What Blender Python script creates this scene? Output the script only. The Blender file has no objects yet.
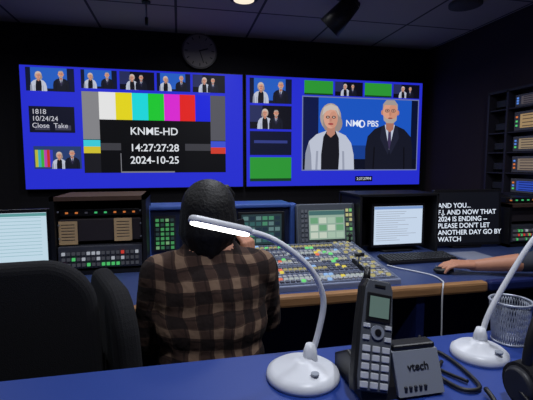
import bpy, bmesh, math, random
from mathutils import Vector, Matrix, Euler
random.seed(7)
scene=bpy.context.scene
COL=bpy.context.collection
try:
    scene.view_settings.view_transform='Standard'
    scene.view_settings.look='None'
except Exception: pass

# ------------------------------------------------------------ materials
def lin(c):
    c=c/255.0
    return c/12.92 if c<=0.04045 else ((c+0.055)/1.055)**2.4
def L(rgb): return (lin(rgb[0]),lin(rgb[1]),lin(rgb[2]),1)
_m={}
def mat(name,rgb,rough=.5,metal=0,emit=0,noise=0,nscale=40,bump=0,spec=.5):
    if name in _m: return _m[name]
    m=bpy.data.materials.new(name); m.use_nodes=True
    nt=m.node_tree; b=nt.nodes['Principled BSDF']
    b.inputs['Base Color'].default_value=L(rgb)
    b.inputs['Roughness'].default_value=rough
    b.inputs['Metallic'].default_value=metal
    b.inputs['Specular IOR Level'].default_value=spec
    if emit:
        b.inputs['Emission Color'].default_value=L(rgb)
        b.inputs['Emission Strength'].default_value=emit
        b.inputs['Base Color'].default_value=(0.01,0.01,0.01,1)
    if noise or bump:
        tc=nt.nodes.new('ShaderNodeTexCoord'); n=nt.nodes.new('ShaderNodeTexNoise')
        n.inputs['Scale'].default_value=nscale; n.inputs['Detail'].default_value=4
        nt.links.new(tc.outputs['Object'],n.inputs['Vector'])
        if noise:
            mx=nt.nodes.new('ShaderNodeMix'); mx.data_type='RGBA'
            mx.inputs['A'].default_value=[v*(1-noise) for v in L(rgb)[:3]]+[1]
            mx.inputs['B'].default_value=[min(1,v*(1+noise)) for v in L(rgb)[:3]]+[1]
            nt.links.new(n.outputs['Fac'],mx.inputs['Factor'])
            nt.links.new(mx.outputs['Result'],b.inputs['Base Color'])
        if bump:
            bp=nt.nodes.new('ShaderNodeBump'); bp.inputs['Strength'].default_value=bump; bp.inputs['Distance'].default_value=.005
            nt.links.new(n.outputs['Fac'],bp.inputs['Height']); nt.links.new(bp.outputs['Normal'],b.inputs['Normal'])
    _m[name]=m; return m
def em(rgb,s=1.0): return mat('glow_%d_%d_%d_%s'%(rgb[0],rgb[1],rgb[2],s),rgb,.4,emit=s,spec=.2)

BLACK=mat('black_plastic',(22,22,25),.45)
DARK=mat('dark_plastic',(40,41,47),.5)
GREY=mat('grey_metal',(112,118,130),.45,.2,noise=.1)
BLUEM=mat('blue_console_metal',(66,98,176),.45,.1,noise=.1)
NAVY=mat('navy_laminate',(24,36,92),.5,noise=.1)
DESKBLUE=mat('blue_laminate',(28,60,142),.5,noise=.12,nscale=300)
WORK=mat('worksurface_laminate',(56,72,122),.45,noise=.1)
WHITE=mat('white_plastic',(225,228,235),.35)
SKIN=mat('skin',(206,146,118),.55,noise=.08,nscale=60)
CLOTH=mat('black_fabric',(17,17,22),.9,noise=.3,nscale=400,bump=.4)
JEANS=mat('denim',(30,36,56),.9,noise=.2,nscale=300,bump=.3)
SHOE=mat('shoe_leather',(18,16,16),.5)
HAIR=mat('dark_hair',(13,11,12),.6,noise=.5,nscale=120,bump=.6)
SILVER=mat('silver_plastic',(150,156,168),.4,.1)

def wood():
    m=mat('wood_edge',(160,112,70),.45)
    nt=m.node_tree;b=nt.nodes['Principled BSDF']
    tc=nt.nodes.new('ShaderNodeTexCoord');mp=nt.nodes.new('ShaderNodeMapping');mp.inputs['Scale'].default_value=(2,40,60)
    n=nt.nodes.new('ShaderNodeTexNoise');n.inputs['Scale'].default_value=3
    r=nt.nodes.new('ShaderNodeValToRGB');r.color_ramp.elements[0].color=L((128,88,54));r.color_ramp.elements[1].color=L((196,148,102))
    nt.links.new(tc.outputs['Object'],mp.inputs['Vector']);nt.links.new(mp.outputs['Vector'],n.inputs['Vector'])
    nt.links.new(n.outputs['Fac'],r.inputs['Fac']);nt.links.new(r.outputs['Color'],b.inputs['Base Color']);return m
WOOD=wood()
def plaid():
    m=mat('plaid_flannel',(60,48,42),.95)
    nt=m.node_tree;b=nt.nodes['Principled BSDF']
    tc=nt.nodes.new('ShaderNodeTexCoord');sp=nt.nodes.new('ShaderNodeSeparateXYZ')
    nt.links.new(tc.outputs['Object'],sp.inputs[0])
    def M(op,a,bv=None):
        n=nt.nodes.new('ShaderNodeMath');n.operation=op
        for i,v in enumerate((a,bv)):
            if v is None: continue
            if isinstance(v,(int,float)): n.inputs[i].default_value=v
            else: nt.links.new(v,n.inputs[i])
        return n.outputs[0]
    def stripe(o,per,off,w):
        f=M('FRACT',M('ADD',M('MULTIPLY',o,1/per),off)); return M('LESS_THAN',f,w)
    P=.072
    # slight cloth sag so the checks are not ruler-straight
    nz=nt.nodes.new('ShaderNodeTexNoise'); nz.inputs['Scale'].default_value=7; nt.links.new(tc.outputs['Object'],nz.inputs['Vector'])
    wob=M('MULTIPLY',M('SUBTRACT',nz.outputs['Fac'],.5),.05)
    x=M('ADD',M('ADD',sp.outputs['X'],M('MULTIPLY',sp.outputs['Y'],.35)),wob)
    z=M('ADD',sp.outputs['Z'],wob)
    s=M('ADD',stripe(x,P,.1,.40),stripe(z,P,.3,.40))
    thin=M('ADD',stripe(x,P,.28,.07),stripe(z,P,.48,.07))
    dark=M('ADD',stripe(x,P,.72,.08),stripe(z,P,.92,.08))
    r=nt.nodes.new('ShaderNodeValToRGB')
    r.color_ramp.elements[0].color=L((34,22,20)); r.color_ramp.elements[1].color=L((138,112,92))
    e=r.color_ramp.elements.new(.5); e.color=L((70,50,42))
    v=M('MULTIPLY',s,.5); v=M('SUBTRACT',v,M('MULTIPLY',thin,.3)); v=M('ADD',v,M('MULTIPLY',dark,.12))
    nt.links.new(v,r.inputs['Fac']); nt.links.new(r.outputs['Color'],b.inputs['Base Color'])
    n2=nt.nodes.new('ShaderNodeTexNoise'); n2.inputs['Scale'].default_value=12; n2.inputs['Detail'].default_value=3
    nt.links.new(tc.outputs['Object'],n2.inputs['Vector'])
    bp=nt.nodes.new('ShaderNodeBump'); bp.inputs['Strength'].default_value=.8; bp.inputs['Distance'].default_value=.02
    nt.links.new(n2.outputs['Fac'],bp.inputs['Height']); nt.links.new(bp.outputs['Normal'],b.inputs['Normal'])
    return m
PLAID=plaid()

# ------------------------------------------------------------ mesh builder
class B:
    def __init__(s,name): s.name=name; s.bm=bmesh.new(); s.mats=[]; s.M=Matrix.Identity(4)
    def mi(s,m):
        if m not in s.mats: s.mats.append(m)
        return s.mats.index(m)
    def _fin(s,tmp,m,smooth,X):
        i=s.mi(m)
        tmp.transform(s.M@X)
        for f in tmp.faces: f.material_index=i; f.smooth=smooth
        me=bpy.data.meshes.new('t'); tmp.to_mesh(me); tmp.free(); s.bm.from_mesh(me); bpy.data.meshes.remove(me)
    def box(s,c,size,m,rot=(0,0,0),bev=0,seg=2):
        t=bmesh.new(); bmesh.ops.create_cube(t,size=1)
        bmesh.ops.scale(t,vec=size,verts=t.verts)
        if bev: bmesh.ops.bevel(t,geom=t.edges[:],offset=bev,segments=seg,affect='EDGES',profile=.5)
        s._fin(t,m,False,Matrix.Translation(c)@Euler(rot).to_matrix().to_4x4())
    def cyl(s,p0,p1,r0,r1,m,seg=24,smooth=True):
        p0=Vector(p0);p1=Vector(p1);d=p1-p0
        t=bmesh.new(); bmesh.ops.create_cone(t,cap_ends=True,segments=seg,radius1=r0,radius2=r1,depth=d.length)
        q=d.to_track_quat('Z','Y').to_matrix().to_4x4()
        i=s.mi(m); t.transform(s.M@Matrix.Translation((p0+p1)/2)@q)
        for f in t.faces: f.material_index=i; f.smooth=smooth and len(f.verts)==4
        me=bpy.data.meshes.new('t'); t.to_mesh(me); t.free(); s.bm.from_mesh(me); bpy.data.meshes.remove(me)
    def sph(s,c,r,m,rot=(0,0,0),seg=24):
        if isinstance(r,(int,float)): r=(r,r,r)
        t=bmesh.new(); bmesh.ops.create_uvsphere(t,u_segments=seg,v_segments=max(8,seg//2),radius=1)
        bmesh.ops.scale(t,vec=r,verts=t.verts)
        s._fin(t,m,True,Matrix.Translation(c)@Euler(rot).to_matrix().to_4x4())
    def cap(s,p0,p1,r0,r1,m,seg=14):
        s.cyl(p0,p1,r0,r1,m,seg); s.sph(p0,r0,m,seg=seg); s.sph(p1,r1,m,seg=seg)
    def prism(s,pts,th,m,X=None,bev=0,seg=3):
        """pts in XZ plane, thickness along Y centred"""
        t=bmesh.new()
        vs=[t.verts.new((p[0],-th/2,p[1])) for p in pts]; f=t.faces.new(vs)
        r=bmesh.ops.extrude_face_region(t,geom=[f]); bmesh.ops.translate(t,vec=(0,th,0),verts=[v for v in r['geom'] if isinstance(v,bmesh.types.BMVert)])
        bmesh.ops.recalc_face_normals(t,faces=t.faces[:])
        if bev:
            ed=[e for e in t.edges if abs(e.verts[0].co.y-e.verts[1].co.y)<1e-6]
            bmesh.ops.bevel(t,geom=ed,offset=bev,segments=seg,affect='EDGES',profile=.5)
        s._fin(t,m,False,X or Matrix.Identity(4))
    def poly(s,pts,m):
        t=bmesh.new(); t.faces.new([t.verts.new(p) for p in pts]); s._fin(t,m,False,Matrix.Identity(4))
    def lathe(s,prof,c,m,seg=32):
        t=bmesh.new(); rings=[]
        for (r,z) in prof:
            rings.append([t.verts.new((r*math.cos(2*math.pi*i/seg),r*math.sin(2*math.pi*i/seg),z)) for i in range(seg)])
        for a,b in zip(rings,rings[1:]):
            for i in range(seg): t.faces.new((a[i],a[(i+1)%seg],b[(i+1)%seg],b[i]))
        t.faces.new(rings[0][::-1]); t.faces.new(rings[-1])
        s._fin(t,m,True,Matrix.Translation(c))
    def tube(s,pts,r,m,seg=10,sub=6):
        P=[Vector(p) for p in pts]; R=r if isinstance(r,list) else [r]*len(P)
        Q=[];RR=[]
        for i in range(len(P)-1):
            p0=P[max(0,i-1)];p1=P[i];p2=P[i+1];p3=P[min(len(P)-1,i+2)]
            for k in range(sub):
                t=k/sub
                Q.append(.5*((2*p1)+(p2-p0)*t+(2*p0-5*p1+4*p2-p3)*t*t+(3*p1-p0-3*p2+p3)*t**3)); RR.append(R[i]*(1-t)+R[i+1]*t)
        Q.append(P[-1]);RR.append(R[-1])
        t=bmesh.new(); rings=[]; n=None
        for i,q in enumerate(Q):
            d=(Q[min(i+1,len(Q)-1)]-Q[max(i-1,0)]).normalized()
            if n is None: n=d.orthogonal().normalized()
            n=(n-d*n.dot(d)).normalized(); b=d.cross(n)
            rings.append([t.verts.new(q+(n*math.cos(2*math.pi*j/seg)+b*math.sin(2*math.pi*j/seg))*RR[i]) for j in range(seg)])
        for a,b in zip(rings,rings[1:]):
            for j in range(seg): t.faces.new((a[j],a[(j+1)%seg],b[(j+1)%seg],b[j]))
        t.faces.new(rings[0][::-1]); t.faces.new(rings[-1])
        s._fin(t,m,True,Matrix.Identity(4))
    def done(s,parent=None,recalc=True,name=None):
        if recalc: bmesh.ops.recalc_face_normals(s.bm,faces=s.bm.faces[:])
        me=bpy.data.meshes.new(s.name); s.bm.to_mesh(me); s.bm.free()
        for m in s.mats: me.materials.append(m)
        o=bpy.data.objects.new(s.name,me); COL.objects.link(o)
        if parent: o.parent=parent
        return o
def rrect(w,h,r,n=6,cx=0,cz=0):
    pts=[]
    for (sx,sz,a0) in ((1,1,0),(-1,1,90),(-1,-1,180),(1,-1,270)):
        for k in range(n+1):
            a=math.radians(a0+90*k/n); pts.append((cx+sx*(w/2-r)+r*math.cos(a),cz+sz*(h/2-r)+r*math.sin(a)))
    return pts
def empty(name,loc=(0,0,0)):
    e=bpy.data.objects.new(name,None); COL.objects.link(e); e.empty_display_size=.05; return e
def text(name,body,loc,size,m,parent,rot=(90,0,0),align='CENTER',bold=0,sp=1):
    c=bpy.data.curves.new(name,'FONT'); c.body=body; c.size=size; c.align_x=align; c.align_y='CENTER'; c.offset=bold
    c.space_line=sp
    c.materials.append(m)
    o=bpy.data.objects.new(name,c); COL.objects.link(o); o.location=loc; o.rotation_euler=[math.radians(a) for a in rot]; o.parent=parent
    return o
def remesh(o,vox,smooth_it,fmat=None,mats=None,disp=0):
    md=o.modifiers.new('r','REMESH'); md.mode='VOXEL'; md.voxel_size=vox; md.use_smooth_shade=True
    if smooth_it:
        sm=o.modifiers.new('s','SMOOTH'); sm.iterations=smooth_it; sm.factor=.5
    dg=bpy.context.evaluated_depsgraph_get(); me=bpy.data.meshes.new_from_object(o.evaluated_get(dg))
    o.modifiers.clear(); o.data=me; me.name=o.name
    me.materials.clear()
    for m in mats: me.materials.append(m)
    for p in me.polygons:
        p.use_smooth=True
        p.material_index=fmat(p.center) if fmat else 0
    return o

# ------------------------------------------------------------ room
XL,XR,YB,YF,ZC=-2.7,2.46,-1.6,3.665,2.41
WALLM=mat('dark_wall_paint',(48,38,50),.9,noise=.15,nscale=8)
WALLB=mat('black_wall_paint',(20,18,24),.9,noise=.15,nscale=8)
def ceilmat():
    m=mat('ceiling_tile',(96,92,94),.95)
    nt=m.node_tree;b=nt.nodes['Principled BSDF'];tc=nt.nodes.new('ShaderNodeTexCoord')
    br=nt.nodes.new('ShaderNodeTexBrick'); br.offset=0; br.inputs['Scale'].default_value=1
    br.inputs['Brick Width'].default_value=.61; br.inputs['Row Height'].default_value=.61; br.inputs['Mortar Size'].default_value=.010
    br.inputs['Color1'].default_value=L((206,194,184));br.inputs['Color2'].default_value=L((192,182,174));br.inputs['Mortar'].default_value=L((84,80,84))
    nt.links.new(tc.outputs['Object'],br.inputs['Vector']);nt.links.new(br.outputs['Color'],b.inputs['Base Color']);return m
def room():
    def w(name,c,s,m):
        b=B(name); b.box(c,s,m); return b.done()
    cx=(XL+XR)/2; cy=(YB+YF)/2
    w('floor',(cx,cy,-.05),(XR-XL+.2,YF-YB+.2,.1),mat('carpet',(24,26,38),.95,noise=.3,nscale=200,bump=.5))
    w('ceiling',(cx,cy,ZC+.05),(XR-XL+.2,YF-YB+.2,.1),ceilmat())
    w('wall_back',(cx,YF+.05,ZC/2),(XR-XL+.2,.1,ZC),WALLB)
    w('wall_front',(cx,YB-.05,ZC/2),(XR-XL+.2,.1,ZC),WALLM)
    w('wall_left',(XL-.05,cy,ZC/2),(.1,YF-YB,ZC),WALLM)
    w('wall_right',(XR+.05,cy,ZC/2),(.1,YF-YB,ZC),WALLM)
    w('baseboard_back',(cx,YF-.008,.05),(XR-XL-.04,.016,.1),BLACK)
    w('baseboard_right',(XR-.008,cy,.05),(.016,YF-YB-.04,.1),BLACK)
    w('baseboard_left',(XL+.008,cy,.05),(.016,YF-YB-.04,.1),BLACK)
room()

# ------------------------------------------------------------ video wall
def rect(b,x0,x1,z0,z1,y,m): b.poly([(x0,y,z0),(x1,y,z0),(x1,y,z1),(x0,y,z1)],m)
def ell(b,cx,cz,rx,rz,y,m,n=20,a0=0,a1=360):
    b.poly([(cx+rx*math.cos(math.radians(a0+(a1-a0)*i/n)),y,cz+rz*math.sin(math.radians(a0+(a1-a0)*i/n))) for i in range(n)],m)
def clip_rect(pts,x0,x1):
    def cl(P,f,xc):
        out=[]
        for i in range(len(P)):
            a=P[i-1];c=P[i]
            ia,ic=f(a[0]),f(c[0])
            if ia!=ic:
                t=(xc-a[0])/(c[0]-a[0]); out.append((xc,a[1],a[2]+t*(c[2]-a[2])))
            if ic: out.append(c)
        return out
    P=cl(pts,lambda x:x>=x0,x0)
    return cl(P,lambda x:x<=x1,x1) if P else P
class Fig:
    def __init__(s,b,cx,z0,H,y,x0,x1,flip=1): s.b=b;s.cx=cx;s.z0=z0;s.H=H;s.y=y;s.x0=x0;s.x1=x1;s.f=flip;s.k=0
    def P(s,pts,m):
        s.k+=1; y=s.y-.0003*s.k
        q=clip_rect([(s.cx+s.f*p[0]*s.H,y,s.z0+p[1]*s.H) for p in pts],s.x0,s.x1)
        if len(q)>2: s.b.poly(q,m)
    def E(s,x,z,rx,rz,m,n=20): s.P([(x+rx*math.cos(2*math.pi*i/n),z+rz*math.sin(2*math.pi*i/n)) for i in range(n)],m)
def woman(b,cx,z0,H,y,x0,x1,f=1):
    g=Fig(b,cx,z0,H,y,x0,x1,f)
    g.E(0,.70,.15,.185,em((170,156,148)))
    g.E(.03,.62,.14,.14,em((150,134,128)))
    g.P([(-.36,0),(-.35,.22),(-.3,.38),(-.2,.47),(-.06,.52),(.08,.52),(.22,.46),(.3,.36),(.34,.2),(.35,0)],em((186,192,208)))
    g.P([(-.36,0),(-.35,.22),(-.3,.36),(-.27,.2),(-.26,0)],em((140,146,164)))
    g.P([(-.21,0),(-.2,.25),(-.17,.25),(-.18,0)],em((150,156,174))); g.P([(.21,0),(.2,.25),(.17,.25),(.18,0)],em((150,156,174)))
    g.P([(-.13,0),(-.13,.2),(-.1,.44),(-.05,.52),(.07,.52),(.12,.42),(.13,.2),(.12,0)],em((22,22,30)))
    g.P([(-.055,.48),(-.05,.6),(.06,.6),(.065,.48),(.005,.43)],em((180,128,110)))
    g.E(0,.685,.1,.135,em((212,158,136)))
    g.E(.035,.67,.06,.11,em((200,144,122)))
    g.P([(-.12,.72),(-.1,.83),(0,.87),(.1,.84),(.125,.7),(.08,.79),(0,.80),(-.06,.78)],em((196,184,176)))
    for sx in(-1,1):
        g.E(sx*.042,.70,.03,.02,em((110,74,64)),12); g.E(sx*.042,.70,.012,.008,em((200,190,184)),8)
    g.E(0,.665,.014,.028,em((186,128,110)),8)
    g.E(0,.61,.04,.014,em((160,70,70)),10)
def man(b,cx,z0,H,y,x0,x1,f=1):
    g=Fig(b,cx,z0,H,y,x0,x1,f)
    g.P([(-.35,0),(-.35,.28),(-.32,.44),(-.22,.54),(-.07,.6),(.07,.6),(.22,.54),(.32,.44),(.35,.28),(.35,0)],em((22,24,38)))
    g.P([(-.22,0),(-.21,.3),(-.23,.3),(-.24,0)],em((12,12,20))); g.P([(.22,0),(.21,.3),(.23,.3),(.24,0)],em((12,12,20)))
    g.P([(-.075,.6),(0,.26),(.075,.6)],em((190,198,216)))
    g.P([(-.018,.56),(-.028,.32),(0,.27),(.028,.32),(.018,.56)],em((60,50,84)))
    g.P([(-.12,.57),(-.075,.6),(0,.26),(-.02,.2),(-.14,.42)],em((32,34,52))); g.P([(.12,.57),(.075,.6),(0,.26),(.02,.2),(.14,.42)],em((32,34,52)))
    g.P([(-.055,.54),(-.06,.66),(.06,.66),(.055,.54),(0,.5)],em((170,112,94)))
    g.E(-.115,.76,.02,.035,em((190,130,110)),8); g.E(.115,.76,.02,.035,em((190,130,110)),8)
    g.E(0,.77,.108,.15,em((214,154,130)))
    g.E(.04,.76,.062,.12,em((202,142,118)))
    g.P([(-.1,.72),(-.095,.66),(-.05,.62),(.05,.62),(.095,.66),(.1,.72),(.06,.68),(-.06,.68)],em((172,158,150)))
    g.P([(-.112,.79),(-.108,.87),(-.06,.925),(.06,.925),(.108,.87),(.112,.79),(.085,.86),(-.085,.86)],em((160,150,146)))
    for sx in(-1,1):
        g.E(sx*.045,.785,.034,.024,em((60,44,44)),12); g.E(sx*.045,.785,.027,.018,em((190,140,124)),12); g.E(sx*.045,.785,.009,.009,em((40,30,30)),8)
    g.E(0,.745,.017,.03,em((190,128,106)),8)
    g.E(0,.685,.035,.01,em((150,70,66)),10)
def display(name,x0,x1,z0,z1):
    b=B(name)
    b.box(((x0+x1)/2,3.565,(z0+z1)/2),(x1-x0+.016,.06,z1-z0+.016),BLACK,bev=.003)
    rect(b,x0,x1,z0,z1,3.5345,em((38,46,206)))
    return b
Y1=3.533
BG=(38,92,190)
def tile(b,x0,x1,z0,z1,kind):
    H=z1-z0; w=x1-x0
    if kind=='green': rect(b,x0,x1,z0,z1,Y1,em((44,148,52))); rect(b,x0,x1,z0,z0+H*.12,Y1-.0006,em((20,60,30))); return
    if kind=='pair':
        rect(b,x0,x1,z0,z1,Y1,em((16,22,52))); rect(b,x0+w*.1,x0+w*.85,z0+H*.12,z1,Y1-.0004,em(BG))
        woman(b,x0+w*.26,z0,H*.95,Y1-.001,x0,x1); man(b,x0+w*.73,z0,H*.95,Y1-.006,x0,x1)
    if kind=='close':
        rect(b,x0,x1,z0,z1,Y1,em((14,14,26)))
        rect(b,x0,x0+w*.3,z0+H*.3,z1,Y1-.0004,em((40,46,90)))
        woman(b,x0+w*.36,z0-0,H*.98,Y1-.001,x0,x1,-1); man(b,x0+w*.62,z0,H*.88,Y1-.006,x0,x1)
    if kind=='dark':
        rect(b,x0,x1,z0,z1,Y1,em((14,18,46))); rect(b,x0+w*.1,x0+w*.9,z0+H*.5,z0+H*.62,Y1-.0005,em((50,60,130)))
def big_left():
    b=display('video_wall_display',-1.222,.565,1.08,2.07)
    tile(b,-1.18,-.82,1.87,2.055,'pair')
    tile(b,-.77,-.49,1.905,2.055,'pair'); tile(b,-.47,-.19,1.905,2.055,'close'); tile(b,-.17,.11,1.905,2.055,'pair'); tile(b,.13,.41,1.905,2.055,'close')
    rect(b,-1.17,-.83,1.54,1.75,Y1,em((18,20,38)))
    rect(b,-1.13,-1.02,1.56,1.6,Y1-.0005,em((60,60,80)));rect(b,-.98,-.86,1.56,1.6,Y1-.0005,em((60,60,80)))
    rect(b,-1.15,-.79,1.245,1.43,Y1,em((40,60,110)))
    for i,c in enumerate([(180,180,60),(60,170,180),(60,170,60),(180,70,170),(190,50,40),(50,60,190)]): rect(b,-1.14+i*.022,-1.118+i*.022,1.26,1.40,Y1-.0005,em(c))
    woman(b,-.96,1.245,.16,Y1-.001,-1.15,-.79); man(b,-.86,1.245,.165,Y1-.006,-1.15,-.79)
    cols=[(130,130,134),(226,226,226),(224,210,30),(30,212,216),(30,196,50),(214,40,206),(222,34,30),(24,34,215),(84,84,92)]
    x0,x1=-.77,.41; w=(x1-x0)/9
    rect(b,x0,x1,1.21,1.88,Y1,em((8,8,12)))
    for i,c in enumerate(cols):
        zb=1.655 if 0<i<8 else 1.49
        rect(b,x0+i*w,x0+(i+1)*w,zb,1.88,Y1-.0005,em(c))
    rect(b,x0,x0+w,1.43,1.485,Y1-.0005,em((60,200,215))); rect(b,x0,x0+w,1.375,1.43,Y1-.0005,em((205,190,50)))
    rect(b,x1-w,x1,1.43,1.485,Y1-.0005,em((60,80,205))); rect(b,x1-w,x1,1.375,1.43,Y1-.0005,em((205,60,44)))
    rect(b,x0+w,x1-w,1.40,1.46,Y1-.0005,em((60,60,66)))
    rect(b,x0,x0+w,1.21,1.375,Y1-.0005,em((26,26,32)))
    rect(b,x0+w*2.2,x0+w*5.6,1.21,1.375,Y1-.0005,em((120,120,126)))
    rect(b,x0+w*2.25,x0+w*6.3,1.222,1.46,Y1-.001,em((6,6,10)))
    o=b.done(recalc=False); o.location.y=.063
    W=em((220,224,230))
    text('channel_label','KNME-HD',(-.2,3.53,1.56),.088,W,o,bold=.001)
    text('timecode_label','14:27:27:28',(-.20,3.53,1.42),.088,W,o,bold=.001)
    text('date_label','2024-10-25',(-.20,3.53,1.315),.088,W,o,bold=.001)
    text('log_label','1818\n10/24/24\nClose  Take',(-1.15,3.53,1.65),.055,em((200,200,210)),o,align='LEFT')
def big_right():
    b=display('video_wall_display',.60,2.352,1.08,2.07)
    tile(b,.63,1.02,1.83,2.05,'pair'); tile(b,.63,1.02,1.60,1.81,'close'); tile(b,.63,1.02,1.365,1.58,'dark'); tile(b,.63,1.02,1.125,1.345,'green')
    tile(b,1.14,1.42,1.92,2.05,'green'); tile(b,1.44,1.72,1.92,2.05,'close'); tile(b,1.74,2.02,1.92,2.05,'green'); tile(b,2.04,2.32,1.92,2.05,'close')
    x0,x1,z0,z1=1.13,2.31,1.23,1.90
    rect(b,x0-.01,x1+.01,z0-.01,z1+.01,Y1,em((110,120,170)))
    rect(b,x0,x1,z0,z1,Y1-.0004,em((10,18,50)))
    rect(b,1.28,2.24,1.33,z1,Y1-.0008,em((28,84,190)))
    rect(b,1.28,2.24,1.33,1.46,Y1-.00085,em((22,60,140)))
    rect(b,1.13,1.28,1.33,z1,Y1-.0008,em((14,24,70)))
    rect(b,x0,x1,z0,1.33,Y1-.0009,em((12,16,34)))
    woman(b,1.40,z0,.70,Y1-.002,x0,x1); man(b,2.01,z0,.72,Y1-.0012,x0,x1)
    ell(b,1.715,1.665,.036,.036,Y1-.0016,em((235,240,250))); ell(b,1.721,1.665,.018,.026,Y1-.002,em((28,84,190)))
    rect(b,1.66,1.84,1.115,1.165,Y1,em((6,6,10)))
    o=b.done(recalc=False); o.location.y=.063
    W=em((225,232,245))
    text('logo_label_left','NM',(1.615,3.5255,1.665),.085,W,o,bold=.001)
    text('logo_label','PBS',(1.828,3.5255,1.665),.078,W,o,bold=.001)
    text('clock_label','2:27:27PM',(1.75,3.53,1.14),.036,W,o)
big_left(); big_right()

# wall clock
b=B('wall_clock')
cx,cz=.195,2.262; b.M=Matrix.Translation((0,.066,0))
b.cyl((cx,3.597,cz),(cx,3.56,cz),.155,.15,mat('clock_rim',(90,86,86),.5),48)
b.cyl((cx,3.56,cz),(cx,3.555,cz),.138,.138,mat('clock_face',(150,144,140),.6),48)
for k in range(12):
    a=math.radians(30*k); b.box((cx+.115*math.sin(a),3.554,cz+.115*math.cos(a)),(.007,.002,.024),BLACK,rot=(0,a,0))
a=math.radians(2.45*30); b.box((cx+.035*math.sin(a),3.552,cz+.035*math.cos(a)),(.01,.002,.08),BLACK,rot=(0,a,0))
a=math.radians(27*6); b.box((cx+.05*math.sin(a),3.550,cz+.05*math.cos(a)),(.007,.002,.11),BLACK,rot=(0,a,0))
b.done()

# ------------------------------------------------------------ ceiling fixtures
b=B('ceiling_spotlight')
b.cyl((1.10,2.62,2.408),(1.10,2.62,2.39),.05,.05,BLACK); b.cyl((1.10,2.62,2.39),(1.10,2.62,2.36),.012,.012,BLACK)
b.cyl((1.16,2.60,2.37),(1.03,2.70,2.22),.06,.085,BLACK,32); b.cyl((1.17,2.59,2.385),(1.16,2.60,2.37),.045,.06,BLACK,32)
b.done()
b=B('ceiling_speaker'); b.lathe([(.11,0),(.11,-.02),(.08,-.03),(.01,-.03)],(1.98,2.55,2.409),mat('speaker_grille',(90,88,88),.8)); b.done()
b=B('hanging_microphone'); b.cyl((-.2,3.0,2.409),(-.2,3.0,2.30),.006,.006,SILVER); b.cyl((-.2,3.0,2.30),(-.2,3.0,2.25),.012,.010,BLACK); b.cyl((-.2,3.0,2.409),(-.2,3.0,2.40),.03,.03,BLACK); b.done()
for (lx,ly,p) in ((.35,.25,11),(-1.0,.9,4),(1.3,1.2,10),(.4,1.9,8),(-1.2,2.2,5),(.45,2.78,4)):  # last is the visible ceiling light; the others are unseen, added to brighten
    b=B('downlight_or_fill')
    b.lathe([(.10,0),(.10,-.012),(.085,-.02),(.07,-.02)],(lx,ly,2.409),mat('fixture_trim',(60,60,62),.5))
    b.cyl((lx,ly,2.391),(lx,ly,2.3865),.07,.07,em((255,240,215),1.0))
    o=b.done()
    l=bpy.data.lights.new('downlight_or_fill_lamp','AREA'); l.shape='DISK'; l.size=.14; l.energy=p; l.color=(.90,.93,1) ; l.spread=math.radians(165)
    lo=bpy.data.objects.new('downlight_or_fill_lamp',l); COL.objects.link(lo); lo.location=(lx,ly,2.38); lo.parent=o

# ------------------------------------------------------------ main console
def console():
    e=empty('control_console')
    b=B('worktop')
    b.box((.3,1.975,.735),(3.9,.83,.03),WORK,bev=.002)
    b.done(e)
    b=B('edge_trim')
    b.box((.42,1.545,.732),(1.9,.045,.05),WOOD,bev=.012)
    b.box((-1.09,1.545,.732),(1.1,.045,.05),NAVY,bev=.012); b.box((1.82,1.545,.732),(.88,.045,.05),NAVY,bev=.012)
    b.done(e)
    b=B('base_cabinet')
    b.box((.3,2.2,.36),(3.8,.4,.70),NAVY)
    for x in (-1.6,-.35,1.05,2.2): b.box((x,1.85,.36),(.04,.58,.71),NAVY)
    b.done(e)
    b=B('instrument_bank')
    b.box((.24,2.44,.90),(.86,.24,.30),BLUEM,bev=.008)
    b.box((.24,2.315,.905),(.80,.012,.24),mat('bank_panel',(34,44,78),.5))
    b.box((.24,2.31,1.045),(.88,.06,.022),BLUEM,bev=.006)
    for x in (-.175,.655): b.box((x,2.30,.90),(.026,.06,.30),BLUEM,bev=.005)
    b.box((.24,2.30,.765),(.86,.05,.025),BLUEM,bev=.005)
    b.box((-.085,2.302,.90),(.12,.014,.20),DARK)
    for r in range(7):
        for c in range(4):
            col=random.choice([(70,150,90),(60,120,80),(120,170,120),(40,60,60)]); b.box((-.125+c*.027,2.293,.82+r*.026),(.018,.008,.016),em(col,.8))
    for i in range(3):
        b.box((.05+i*.09,2.302,.90),(.08,.014,.20),DARK)
        for r in range(6): b.box((.05+i*.09,2.293,.83+r*.028),(.06,.005,.012),em((40,52,84),.8))
    b.box((.47,2.298,.90),(.28,.02,.22),BLACK,bev=.004)
    b.box((.47,2.287,.905),(.24,.003,.18),em((38,56,60),1))
    for r in range(5):
        for c in range(6): b.box((.375+c*.038,2.285,.84+r*.033),(.03,.002,.022),em(random.choice([(70,130,100),(50,90,90),(90,120,120),(30,46,60)]),1))
    b.done(e)
    return e
console()

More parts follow.
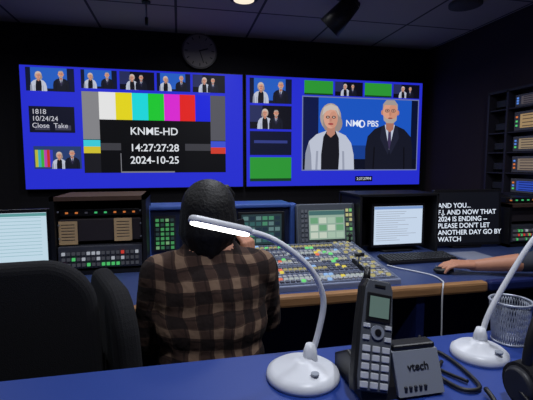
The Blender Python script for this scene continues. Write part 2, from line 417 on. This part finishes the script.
# production switcher panel
def switcher():
    b=B('video_switcher_panel')
    ang=math.atan2(.070,.54)
    SB=mat('switcher_body',(138,148,176),.45,.1); SF=mat('switcher_face',(96,104,128),.5); SK2=mat('switcher_bank',(116,124,148),.5)
    b.M=Matrix.Translation((.665,1.60,.757))@Matrix.Rotation(ang,4,'X')
    b.box((0,.27,-.0),(.62,.54,.035),SB,bev=.006)
    b.box((0,.27,.0185),(.60,.52,.002),SF)
    cap=mat('button_cap',(176,178,184),.5); capd=mat('button_cap_dark',(100,104,118),.5)
    rows=[cap,em((196,198,176),.7),capd,em((196,206,206),.7),cap,em((204,192,130),.6)]
    for bank in range(5):
        y0=.022+bank*.102
        b.box((-.06,y0+.036,.020),(.44,.086,.004),SK2)
        for r in range(3):
            base=rows[(bank*2+r*3)%6]; lit={random.randrange(18) for _ in range(2)}
            for c in range(18):
                m=base if (c//6+bank+r)%4 else capd
                if c in lit: m=em(random.choice([(235,120,90),(120,230,130),(235,215,90),(150,190,240)]),.9)
                b.box((-.265+c*.0242,y0+.010+r*.025,.0255),(.0165,.0165,.008),m)
    for k in range(5):
        y0=.04+k*.102
        b.box((.225,y0+.02,.021),(.12,.082,.006),SK2)
        for r in range(3):
            for c in range(4): b.box((.185+c*.026,y0-.004+r*.024,.028),(.017,.016,.009),cap if (r+c+k)%3 else em((200,190,130),.7))
    b.box((.168,.16,.03),(.008,.12,.02),BLACK); b.cyl((.168,.16,.03),(.168,.15,.085),.005,.005,SILVER); b.cyl((.145,.15,.085),(.190,.15,.085),.009,.009,BLACK)
    b.cyl((.27,.49,.02),(.27,.49,.065),.008,.005,BLACK); b.sph((.27,.49,.07),.012,BLACK)
    b.M=Matrix.Identity(4)
    b.box((.665,1.96,.772),(.58,.30,.044),SB)
    b.done()
switcher()

# control touchscreen
def touch():
    b=B('control_touchscreen')
    b.M=Matrix.Translation((.845,2.225,.93))@Matrix.Rotation(math.radians(-8),4,'X')
    b.prism(rrect(.36,.25,.012),.035,GREY,bev=.004)
    b.prism(rrect(.345,.235,.01),.004,mat('panel_grey',(84,90,100),.5),X=Matrix.Translation((0,-.019,0)))
    b.box((-.0,-.023,.0),(.22,.004,.17),em((150,176,160),.9))
    b.box((-.0,-.0255,.07),(.22,.002,.025),em((70,110,110),.9))
    for r in range(3):
        for c in range(4): b.box((-.08+c*.053,-.0255,-.06+r*.043),(.045,.002,.034),em(random.choice([(170,196,176),(200,212,196),(110,165,125)]),.9))
    for r in range(7):
        for c in range(2):
            b.box((.128+c*.022,-.023,-.085+r*.028),(.015,.006,.018),em(random.choice([(120,200,120),(200,200,140),(80,110,90)]),.8))
            b.box((-.150+c*.022,-.023,-.085+r*.028),(.015,.006,.018),mat('keycap',(110,114,124),.6))
    for i in range(3): b.cyl((-.06+i*.06,-.02,-.104),(-.06+i*.06,-.035,-.104),.011,.010,BLACK,16)
    b.M=Matrix.Identity(4)
    b.box((.845,2.27,.79),(.05,.04,.10),DARK); b.box((.845,2.28,.758),(.22,.12,.012),DARK,bev=.003)
    b.done()
touch()

def monitor(name,cx,cy,cz,w,h,scr,yaw=0,bez=.018,stand=True,ztab=.75,extra=None,tilt=0):
    b=B(name)
    X=Matrix.Translation((cx,cy,cz))@Matrix.Rotation(math.radians(yaw),4,'Z')@Matrix.Rotation(math.radians(tilt),4,'X')
    b.M=X
    b.prism(rrect(w,h,.01),.03,BLACK,bev=.003)
    b.box((0,.03,0),(w*.6,.035,h*.6),BLACK,bev=.01)
    b.box((0,-.0155,0),(w-2*bez,.002,h-2*bez),scr)
    if extra: extra(b,w-2*bez,h-2*bez)
    b.M=Matrix.Translation((cx,cy,0))@Matrix.Rotation(math.radians(yaw),4,'Z')
    if stand:
        b.box((0,.06,(ztab+cz)/2),(.05,.025,cz-ztab),BLACK,bev=.004)
        b.prism(rrect(.22,.16,.03),.012,BLACK,X=Matrix.Translation((0,.05,ztab+.007))@Matrix.Rotation(math.radians(90),4,'X'),bev=.003)
    o=b.done(); return o,X
def doc(b,w,h):
    b.box((0,-.0172,h*.46),(w,.001,h*.07),em((120,150,200)))
    for r in range(14):
        l=random.uniform(.4,.85)*w
        b.box((-w*.46+l/2,-.0172,h*.36-r*h*.058),(l,.001,h*.010),em((140,146,160)))
def sheet(b,w,h):
    for r in range(12): b.box((0,-.0172,h*.4-r*h*.07),(w*.9,.001,h*.01),em((140,180,190)))
    b.box((-w*.3,-.0172,0),(w*.004,.001,h*.85),em((110,160,170))); b.box((0,-.0172,h*.46),(w,.001,h*.06),em((90,150,150)))
monitor('computer_monitor',-.93,2.25,.915,.54,.29,em((190,214,228),1),yaw=4,extra=sheet)
monitor('computer_monitor',1.31,2.22,.915,.36,.27,em((196,212,232),1),extra=doc)
b=B('monitor_hood')
b.box((1.285,2.30,1.105),(.53,.30,.015),BLACK,bev=.003)
b.box((1.036,2.30,.93),(.015,.30,.36),BLACK,bev=.003); b.box((1.542,2.30,.93),(.015,.30,.36),BLACK,bev=.003)
b.box((1.285,2.44,.93),(.53,.015,.36),BLACK)
b.done()
o,X=monitor('prompter_monitor',1.81,2.23,.945,.47,.36,em((10,12,20),1),yaw=-4,tilt=-4)
t=text('prompter_text','AND YOU...\nF.J. AND NOW THAT\n2024 IS ENDING --\nPLEASE DON\'T LET\nANOTHER DAY GO BY\nWATCH',(0,0,0),.043,em((225,235,250),1.0),o,align='LEFT',bold=.0006)
t.matrix_local=X@Matrix.Translation((-.21,-.0175,-.03))@Matrix.Rotation(math.radians(90),4,'X')

def rack(name,x0,x1,y,z0,z1,notes=False):
    b=B(name); cx=(x0+x1)/2; w=x1-x0; d=.34; h=z1-z0
    BR=mat('rack_brown',(84,60,48),.7,noise=.2)
    for x in (x0+.01,x1-.01): b.box((x,y+d/2,(z0+z1)/2),(.02,d,h),BLACK)
    b.box((cx,y+d/2,z1-.01),(w,d,.02),BR); b.box((cx,y+d/2,z0+.01),(w,d,.02),BLACK); b.box((cx,y+d-.01,(z0+z1)/2),(w,.02,h),BR)
    b.box((cx,y+.17,z0+.085),(w-.05,.32,.11),mat('button_unit',(70,72,82),.5),bev=.003)
    for r in range(3):
        for c in range(16):
            col=random.choice([(64,66,74)]*6+[(210,60,50),(80,200,110),(170,175,185)])
            b.box((x0+.05+c*(w-.1)/15,y+.005,z0+.05+r*.028),(.014,.012,.014),em(col,.8))
    b.box((cx,y+.19,z0+.215),(w-.05,.30,.11),mat('rack_unit',(58,52,56),.5),bev=.003)
    b.box((cx,y+.20,z0+.30),(w-.05,.28,.035),BLACK,bev=.003)
    for c in range(8): b.box((x0+.06+c*.045,y+.058,z0+.30),(.012,.008,.008),em(random.choice([(70,200,120),(210,120,60),(60,60,70)]),.8))
    for x in (x0+.03,x1-.03):
        for k in range(5): b.cyl((x,y+.03,z0+.05+k*.065),(x,y+.022,z0+.05+k*.065),.004,.004,SILVER,10)
    o=b.done()
    if notes:
        P=mat('note_paper',(232,196,146),.8,noise=.1)
        for (x,z) in ((-.535,.955),(-.28,.965)):
            n=B('paper_note'); n.box((x,y+.032,z),(.085,.002,.115),P)
            for k in range(6): n.box((x,y+.0305,z+.04-k*.015),(.06,.001,.003),DARK)
            n.done(o)
rack('equipment_rack',-.605,-.165,2.06,.75,1.135,True)
rack('equipment_rack',2.07,2.325,2.16,.75,1.03)

def sidewall():
    b=B('monitor_rack'); x=2.455
    y0,y1,z0,z1=1.50,2.70,1.06,1.82
    b.box((x-.012,(y0+y1)/2,(z0+z1)/2),(.02,y1-y0,z1-z0),BLACK)
    F=mat('rack_frame',(44,42,54),.5)
    for y in (y0,y1,2.52): b.box((x-.06,y,(z0+z1)/2),(.11,.018,z1-z0),F)
    for z in (z0,z1): b.box((x-.06,(y0+y1)/2,z),(.11,y1-y0+.022,.018),F)
    rows=[(1.09,(50,84,200),.085),(1.235,(140,124,108),.10),(1.385,(160,140,112),.09),(1.53,(176,146,104),.12),(1.70,(84,78,84),.07)]
    for z,c,h in rows:
        b.box((x-.06,(y0+y1)/2,z-.015),(.10,y1-y0,.008),F)
        for k in range(3):
            yc=2.34-k*.30
            b.box((x-.055,yc,z+h/2),(.06,.28,h+.015),mat('unit_grey',(96,96,106),.5),bev=.003)
            b.box((x-.0865,yc-.02,z+h/2),(.003,.21,h*.8),em(c,.75))
            for r in range(4): b.box((x-.0885,yc-.02,z+h*(.2+r*.2)),(.001,.17,.006),em((int(c[0]*.45),int(c[1]*.45),int(c[2]*.55)),.8))
            for r in range(3): b.box((x-.0875,yc+.115,z+h*(.25+r*.25)),(.004,.014,.012),em(random.choice([(90,210,120),(220,120,60),(90,140,230)]),.9))
        b.box((x-.05,2.60,z+.035),(.06,.12,.05),DARK,bev=.003)
    b.done()
sidewall()

# keyboard and mouse
b=B('computer_keyboard')
b.M=Matrix.Translation((1.30,1.98,.758))@Matrix.Rotation(math.radians(4),4,'X')
b.box((0,0,.006),(.42,.14,.016),BLACK,bev=.004)
for r in range(5):
    for c in range(19): b.box((-.195+c*.0217,-.05+r*.025,.017),(.018,.020,.007),DARK,bev=.002,seg=1)
b.done()
b=B('computer_mouse'); b.sph((1.275,1.715,.766),(.050,.032,.018),BLACK,rot=(0,0,-.25)); b.cyl((1.24,1.725,.780),(1.24,1.722,.785),.006,.006,GREY,12); b.done()
b=B('white_cable'); b.tube([(1.07,1.90,.755),(1.10,1.84,.754),(1.14,1.78,.754),(1.19,1.68,.754),(1.17,1.58,.758),(1.13,1.518,.762),(1.12,1.508,.70),(1.125,1.51,.45),(1.12,1.53,.2),(1.13,1.6,.006),(1.2,1.75,.005)],.0035,WHITE); b.done()
b=B('notepad'); b.box((1.66,1.96,.755),(.2,.26,.006),mat('note_white',(120,130,160),.7)); b.box((1.66,1.96,.7585),(.17,.22,.001),mat('paper_lines',(150,155,176),.7)); b.done()

# ------------------------------------------------------------ near desk
e=empty('front_desk')
b=B('desktop'); b.box((.15,.50,.85),(3.6,.70,.04),DESKBLUE,bev=.006); b.done(e)
b=B('desk_panels')
b.box((.15,.80,.42),(3.4,.03,.82),NAVY)
for x in (-1.5,.95,1.8): b.box((x,.5,.415),(.04,.6,.83),NAVY)
b.done(e)

# ------------------------------------------------------------ office chairs
def chair(loc,yaw,top,w=.46,arms=True):
    b=B('office_chair')
    b.M=Matrix.Translation((loc[0],loc[1],0))@Matrix.Rotation(math.radians(yaw),4,'Z')
    RX=Matrix.Rotation(math.radians(90),4,'X')
    b.prism(rrect(.48,.46,.12,8),.07,CLOTH,X=Matrix.Translation((0,0,.445))@RX,bev=.025,seg=4)
    h=top-.56
    out=[]
    for (x,z) in rrect(w,h,.13,10):
        out.append((x*(1-.10*(z/h)),z))
    b.prism(out,.06,CLOTH,X=Matrix.Translation((0,-.235,.56+h/2))@Matrix.Rotation(math.radians(3),4,'X'),bev=.025,seg=4)
    b.box((0,-.28,.56),(.06,.02,.34),BLACK,bev=.006); b.box((0,-.17,.40),(.06,.22,.02),BLACK,bev=.005)
    b.cyl((0,0,.10),(0,0,.41),.028,.024,DARK)
    b.cyl((0,0,.36),(0,0,.41),.07,.09,BLACK)
    for k in range(5):
        a=2*math.pi*k/5+.3; d=Vector((math.cos(a),math.sin(a),0))
        b.cap(d*.03+Vector((0,0,.115)),d*.27+Vector((0,0,.075)),.026,.018,BLACK)
        b.cyl(d*.27+Vector((-d.y*.022,d.x*.022,.03)),d*.27+Vector((d.y*.022,-d.x*.022,.03)),.029,.029,DARK)
    if arms:
        for sx in (-1,1):
            b.cap((sx*.22,-.02,.43),(sx*.27,-.02,.46),.014,.014,BLACK); b.cap((sx*.27,-.02,.46),(sx*.27,-.0,.62),.014,.014,BLACK)
            b.box((sx*.27,0,.635),(.06,.24,.03),BLACK,bev=.012)
    return b.done()
chair((-.47,1.38),4,1.04)
chair((.015,1.35),-70,.955,arms=False)
chair((1.95,1.28),0,.98,arms=False)

# ------------------------------------------------------------ people
def hand(name,M,s,curls,thumb,parent,k=1.0):
    b=B(name); b.M=M
    xs=[s*.030,s*.010,-s*.010,-s*.029]
    ln=[.90,1.0,.93,.74]
    b.cap((0,-.02,0),(0,.02,0),.024,.024,SKIN)
    for i,x in enumerate(xs):
        b.cap((x*.6,.005,0),(x,.085,0),.016,.013,SKIN)
        p=Vector((x,.088,0)); a=0
        for j,(l,r) in enumerate(((.043,.0095),(.027,.0085),(.021,.0078))):
            a+=math.radians(curls[i][j]); q=p+Vector((x*.12*(1-j*.4),math.cos(a),-math.sin(a))).normalized()*l*ln[i]
            b.cap(p,q,r,r*.92,SKIN,12); p=q
    p=Vector((s*.022,.018,-.008))
    for d,l,r in zip(thumb,(.045,.032,.026),(.015,.011,.0095)):
        q=p+Vector((s*d[0],d[1],d[2])).normalized()*l; b.cap(p,q,r,r*.9,SKIN,12); p=q
    o=b.done(parent,recalc=False)
    remesh(o,.003,3,None,[SKIN]); return o
def frame(o,y,z):
    y=Vector(y).normalized(); z=Vector(z); z=(z-y*z.dot(y)).normalized(); x=y.cross(z)
    m=Matrix((x,y,z)).transposed().to_4x4(); m.translation=Vector(o); return m
def person(name,px,py,lean,armL,armR,top,sleeves,hair,hairm,headyaw=0,hz=0):
    """seated facing +Y; armX = (shoulder, elbow, wrist)"""
    e=empty(name)
    b=B('body'); m=top
    P=lambda x,y,z:(px+x,py+y,z)
    b.sph(P(0,.02,.56),(.185,.14,.11),m); b.sph(P(0,.0,.66),(.178,.125,.13),m); b.sph(P(0,-.005+lean*.3,.78),(.188,.12,.14),m)
    b.sph(P(0,lean*.6,.88),(.19,.115,.12),m)
    b.cap(P(-.12,lean,.945),P(.12,lean,.945),.075,.075,m)
    b.cap(P(-.04,lean,1.0),P(.04,lean,1.0),.062,.062,m)
    b.cap(P(0,lean,.98),P(0,lean+.02,1.06+hz),.052,.05,m)
    for A in (armL,armR):
        S,E,W=[Vector(v) for v in A]
        b.cap(S,E,.066,.05,m,20); b.cap(E,E.lerp(W,.35),.05,.043,m,20); b.cap(E.lerp(W,.35),W,.043,.027 if sleeves<.5 else .036,m,20)
    for sx in (-1,1):
        h=P(sx*.10,.03,.545); k=P(sx*.11,.42,.54); a=P(sx*.11,.44,.10)
        b.cap(h,k,.088,.062,m,20); b.cap(k,P(sx*.11,.46,.32),.06,.056,m,20); b.cap(P(sx*.11,.46,.32),a,.056,.04,m,20)
        b.cap(P(sx*.11,.42,.05),P(sx*.12,.58,.04),.045,.038,m,20)
    o=b.done(e,recalc=False)
    arms=[[Vector(v) for v in A] for A in (armL,armR)]
    def fm(c):
        if c.z<.11: return 3
        if c.z>1.025+hz and abs(c.x-px)<.07: return 1
        for S,E,W in arms:
            d=W-E; t=(c-E).dot(d)/d.length_squared
            if t>sleeves and ((E+d*t)-c).length<.06: return 1
        if c.y>py+.13 and c.z<.68 or c.z<.57: return 2
        return 0
    remesh(o,.010,4,fm,[top,SKIN,JEANS,SHOE])
    hc=Vector((px,py+lean+.025,1.125+hz)); HM=Matrix.Translation(hc)@Matrix.Rotation(math.radians(headyaw),4,'Z')
    b=B('head'); b.M=HM
    b.sph((0,-.01,.02),(.075,.093,.09),SKIN); b.sph((0,.028,-.04),(.058,.06,.07),SKIN); b.cap((0,-.01,-.06),(0,-.02,-.13),.05,.052,SKIN)
    b.sph((0,.055,-.085),(.03,.025,.022),SKIN); b.cap((0,.088,.01),(0,.106,-.02),.008,.013,SKIN); b.sph((0,.088,.025),(.05,.012,.012),SKIN)
    b.sph((0,.086,-.055),(.025,.012,.006),SKIN); b.sph((0,.085,-.064),(.022,.012,.006),SKIN)
    for sx in (-1,1): b.sph((sx*.077,-.005,-.005),(.01,.018,.03),SKIN,rot=(.2,0,0)); b.sph((sx*.04,.06,-.02),(.025,.02,.025),SKIN)
    o=b.done(e,recalc=False); remesh(o,.004,4,None,[SKIN])
    b=B('face_details'); b.M=HM
    for sx in (-1,1):
        b.sph((sx*.03,.080,.005),.012,mat('eye_white',(220,220,220),.3)); b.sph((sx*.03,.089,.005),.006,mat('iris',(50,34,24),.3))
        b.tube([(sx*.015,.094,.028),(sx*.032,.092,.032),(sx*.05,.082,.026)],.003,hairm,sub=3)
    b.sph((0,.094,-.060),(.02,.006,.004),mat('lips',(150,80,76),.5)); b.done(e)
    b=B('hair'); b.M=HM
    hair(b,hairm); o=b.done(e,recalc=False); remesh(o,.006,3,None,[hairm])
    return e
def hair_long(b,m):
    b.sph((0,-.018,.028),(.088,.098,.094),m); b.sph((0,-.042,-.03),(.080,.068,.09),m)
    for i in range(13):
        a=math.radians(180+ (i-6)*18); x=.070*math.sin(a); y=-.02+.074*math.cos(a)
        b.cap((x*1.0,y,.02),(x*1.10,y-.003,-.05),.021,.020,m,12); b.cap((x*1.10,y-.003,-.05),(x*.88,y+.006,-.100-.006*(i%3)),.020,.010,m,12)
    for i in range(5): b.cap((-.05+i*.025,.05,.085),(-.07+i*.035,.075,.06),.016,.010,m,10)
def hair_short(b,m):
    b.sph((0,-.022,.04),(.082,.092,.082),m); b.sph((0,-.05,0),(.078,.055,.07),m)
    for i in range(5): b.cap((-.05+i*.025,.04,.10),(-.06+i*.03,.07,.075),.016,.010,m,10)
op=person('seated_operator',.095,1.28,.01,
   ((-.065,1.29,.945),(-.115,1.36,.70),(.02,1.585,.775)),
   ((.255,1.29,.945),(.310,1.40,.725),(.262,1.50,.905)),PLAID,.93,hair_long,HAIR,headyaw=-14)
HM=frame((.262,1.50,.905),(-.10,.08,1),(.75,-.65,.1))
hand('hand_right',HM,-1,[(35,45,30),(38,48,32),(42,50,34),(46,52,36)],[(.5,.6,-.7),(.1,.8,-.6),(-.3,.85,-.4)],op)
b=B('smartphone'); b.M=HM; b.prism(rrect(.072,.145,.01),.009,BLACK,X=Matrix.Translation((0,.105,-.030))@Matrix.Rotation(math.radians(90),4,'X'),bev=.002)
b.box((0,.105,-.035),(.064,.135,.001),em((30,36,60),.6)); b.done(op)
hand('hand_left',frame((.02,1.585,.775),(.55,.8,.1),(0,0,1)),1,[(12,22,15)]*2+[(16,26,18)]*2,[(.8,.6,-.3),(.4,.9,-.2),(.2,.95,-.2)],op)
GREYT=mat('grey_cotton',(62,66,78),.9,noise=.2,nscale=300)
op2=person('seated_operator',1.95,1.26,.05,
   ((1.80,1.34,.97),(1.66,1.565,.825),(1.405,1.675,.792)),
   ((2.10,1.34,.97),(2.16,1.42,.82),(2.02,1.66,.79)),GREYT,.25,hair_short,mat('brown_hair',(60,40,28),.7,bump=.5,nscale=150))
hand('hand_left',frame((1.405,1.675,.797),(-1,.26,.03),(0,-.1,1)),1,[(16,24,16),(14,24,16),(14,24,18),(18,26,20)],[(.8,.6,-.35),(.45,.85,-.25),(.2,.95,-.2)],op2)
hand('hand_right',frame((2.02,1.66,.79),(-.5,.8,0),(0,0,1)),-1,[(14,22,16)]*4,[(.8,.6,-.3),(.4,.9,-.2),(.2,.95,-.2)],op2)

# ------------------------------------------------------------ desk lamps
LED=em((255,252,246),5)
def lamp(base,pts,head,br):
    b=B('desk_lamp')
    x,y,z=base
    b.lathe([(br*.97,0),(br,.006),(br*.97,.014),(br*.8,.022),(br*.35,.028),(.018,.034),(.004,.035)],base,WHITE,48)
    b.cyl((x+.01,y-.045,z+.027),(x+.01,y-.045,z+.0305),.008,.008,SILVER,20)
    b.lathe([(.016,0),(.014,.02),(.009,.035)],(pts[0][0],pts[0][1],z+.025),WHITE,24)
    b.tube(pts,.0062,WHITE,sub=8)
    (h0,h1)=head; h0=Vector(h0);h1=Vector(h1); d=(h1-h0)
    xx=d.normalized(); n=Vector((0,-.36,-.93)); n=(n-xx*n.dot(xx)).normalized(); yy=n.cross(xx)
    R=Matrix((xx,n,yy)).transposed().to_4x4(); R.translation=(h0+h1)/2
    b.prism(rrect(d.length,.032,.0155,8),.013,WHITE,X=R,bev=.005)
    b.prism(rrect(d.length-.010,.024,.0115,8),.004,LED,X=R@Matrix.Translation((0,.0070,0)))
    return b.done()
lamp((.235,.735,.87),[(.255,.75,.895),(.275,.752,.96),(.283,.752,1.02),(.262,.75,1.075),(.222,.75,1.118),(.172,.75,1.152),(.12,.75,1.17)],((.015,.745,1.197),(.135,.75,1.166)),.074)
lamp((.645,.735,.87),[(.655,.745,.895),(.675,.75,.95),(.72,.755,1.02),(.79,.755,1.12),(.86,.75,1.19),(.93,.745,1.215)],((.915,.745,1.212),(1.03,.735,1.20)),.060)

# ------------------------------------------------------------ cordless phone
def phone():
    e=empty('cordless_phone')
    b=B('charging_base')
    z=.87
    def wedge(x0,x1,prof,m,bev=.004):
        b.prism([(p[0],p[1]) for p in prof],x1-x0,m,X=Matrix.Translation(((x0+x1)/2,0,0))@Matrix.Rotation(math.radians(90),4,'Z'),bev=bev)
    wedge(.312,.478,[(.625,z),(.76,z),(.76,z+.032),(.70,z+.066),(.660,z+.062),(.632,z+.02)],BLACK)
    wedge(.380,.474,[(.618,z+.006),(.64,z+.006),(.664,z+.078),(.647,z+.078)],SILVER,.002)
    b.box((.427,.664,z+.082),(.088,.03,.012),BLACK,bev=.004)
    for k in range(5):
        h=.018; b.box((.395+k*.010,.618+.4*(h-.006)-.001,z+h),(.005,.004,.010),DARK)
    b.done(e)
    nrm=math.atan2(.029,.072)
    t=text('brand_label','vtech',(0,0,0),.020,mat('label_ink',(24,24,28),.6),e,bold=.0004)
    t.matrix_local=Matrix.Translation((.427,.618+.403*(.052-.006)-.0016,z+.052))@Matrix.Rotation(math.radians(90)-nrm,4,'X')
    h=B('handset')
    H=Matrix.Translation((.328,.636,.885))@Matrix.Rotation(math.radians(14),4,'Y')@Matrix.Rotation(math.radians(-20),4,'X')@Matrix.Diagonal((1.12,1.05,1.06,1))
    h.M=H
    KL=mat('key_light',(205,208,214),.5)
    out=[(-.030,0),(.030,0),(.033,.02),(.032,.11),(.029,.175),(.023,.19),(-.023,.19),(-.029,.175),(-.032,.11),(-.033,.02)]
    h.prism(out,.026,BLACK,bev=.006)
    h.prism([(x*.88,zz*.97+.003) for x,zz in out],.004,mat('phone_face',(96,100,108),.35,.2),X=Matrix.Translation((0,-.0135,0)),bev=.001)
    h.box((0,-.016,.140),(.046,.004,.050),BLACK,bev=.001); h.box((0,-.0185,.141),(.036,.002,.036),em((96,120,114),.7))
    h.box((0,-.016,.178),(.02,.003,.004),BLACK)
    h.cyl((0,-.014,.098),(0,-.019,.098),.012,.012,SILVER,24); h.cyl((0,-.018,.098),(0,-.0205,.098),.006,.006,BLACK,20)
    for sx in (-1,1): h.box((sx*.020,-.0165,.108),(.012,.004,.007),KL,bev=.001); h.box((sx*.020,-.0165,.088),(.012,.004,.008),KL,bev=.001)
    for r in range(5):
        for c in range(3): h.box((-.018+c*.018,-.0165,.012+r*.0145),(.014,.004,.0105),KL,bev=.0015)
    h.cap((-.016,.004,.185),(-.016,.004,.208),.007,.0055,BLACK)
    h.done(e)
phone()

# mesh cup
b=B('mesh_pen_cup')
MESH=mat('wire_mesh',(170,176,190),.4,.3)
cx,cy,z=.770,.785,.87
for k in range(48):
    a=2*math.pi*k/48; a2=a+.4; a3=a-.4
    for aa in (a2,a3): b.tube([(cx+.036*math.cos(a),cy+.036*math.sin(a),z+.004),(cx+.041*math.cos((a+aa)/2),cy+.041*math.sin((a+aa)/2),z+.055),(cx+.045*math.cos(aa),cy+.045*math.sin(aa),z+.10)],.0011,MESH,seg=5,sub=2)
for (r,zz,t) in ((.036,.003,.003),(.045,.10,.003)):
    b.tube([(cx+r*math.cos(i*math.pi/12),cy+r*math.sin(i*math.pi/12),z+zz) for i in range(25)],t,MESH,seg=8,sub=2)
b.cyl((cx,cy,z),(cx,cy,z+.004),.036,.036,MESH)
b.done()

# headset
b=B('headset')
hx,hy,hz=.665,.57,.87
arc=[(hx+.085*math.cos(math.radians(a)),hy+.02*math.cos(math.radians(a)),hz+.075+.125*math.sin(math.radians(a))) for a in range(-10,191,20)]
b.tube(arc,.0085,BLACK,seg=12,sub=4)
for sx in (-1,1):
    c=Vector((hx+sx*.082,hy+sx*.018,hz+.045))
    b.cyl(c-Vector((sx*.018,0,0)),c+Vector((sx*.014,0,0)),.042,.038,CLOTH,32); b.cyl(c+Vector((sx*.012,0,0)),c+Vector((sx*.022,0,0)),.034,.026,DARK,32)
b.tube([(hx-.1,hy-.02,hz+.04),(hx-.11,hy-.08,hz+.03),(hx-.08,hy-.12,hz+.02)],.003,BLACK); b.sph((hx-.08,hy-.12,hz+.02),.009,CLOTH)
b.done()
b=B('black_cable')
b.tube([(.495,.74,.876),(.53,.78,.876),(.56,.76,.876),(.565,.70,.876),(.55,.62,.876),(.51,.62,.876),(.50,.68,.876),(.54,.72,.876)],.004,BLACK)
b.tube([(.545,.60,.884),(.53,.56,.876),(.47,.56,.876),(.42,.55,.876),(.38,.52,.876)],.0045,BLACK)
b.tube([(.57,.845,.874),(.55,.82,.875),(.51,.79,.875),(.515,.70,.875),(.54,.64,.876)],.0035,BLACK)
b.done()

# ------------------------------------------------------------ world & camera
w=bpy.data.worlds.new('room_world'); scene.world=w; w.use_nodes=True
w.node_tree.nodes['Background'].inputs[0].default_value=(.01,.012,.02,1); w.node_tree.nodes['Background'].inputs[1].default_value=.3
cd=bpy.data.cameras.new('camera'); c=bpy.data.objects.new('camera',cd); COL.objects.link(c)
c.location=(0,0,1.3); c.rotation_euler=(math.radians(84.6),0,math.radians(-12.3)); cd.lens=27.02; cd.sensor_width=36; cd.clip_start=.02
scene.camera=c
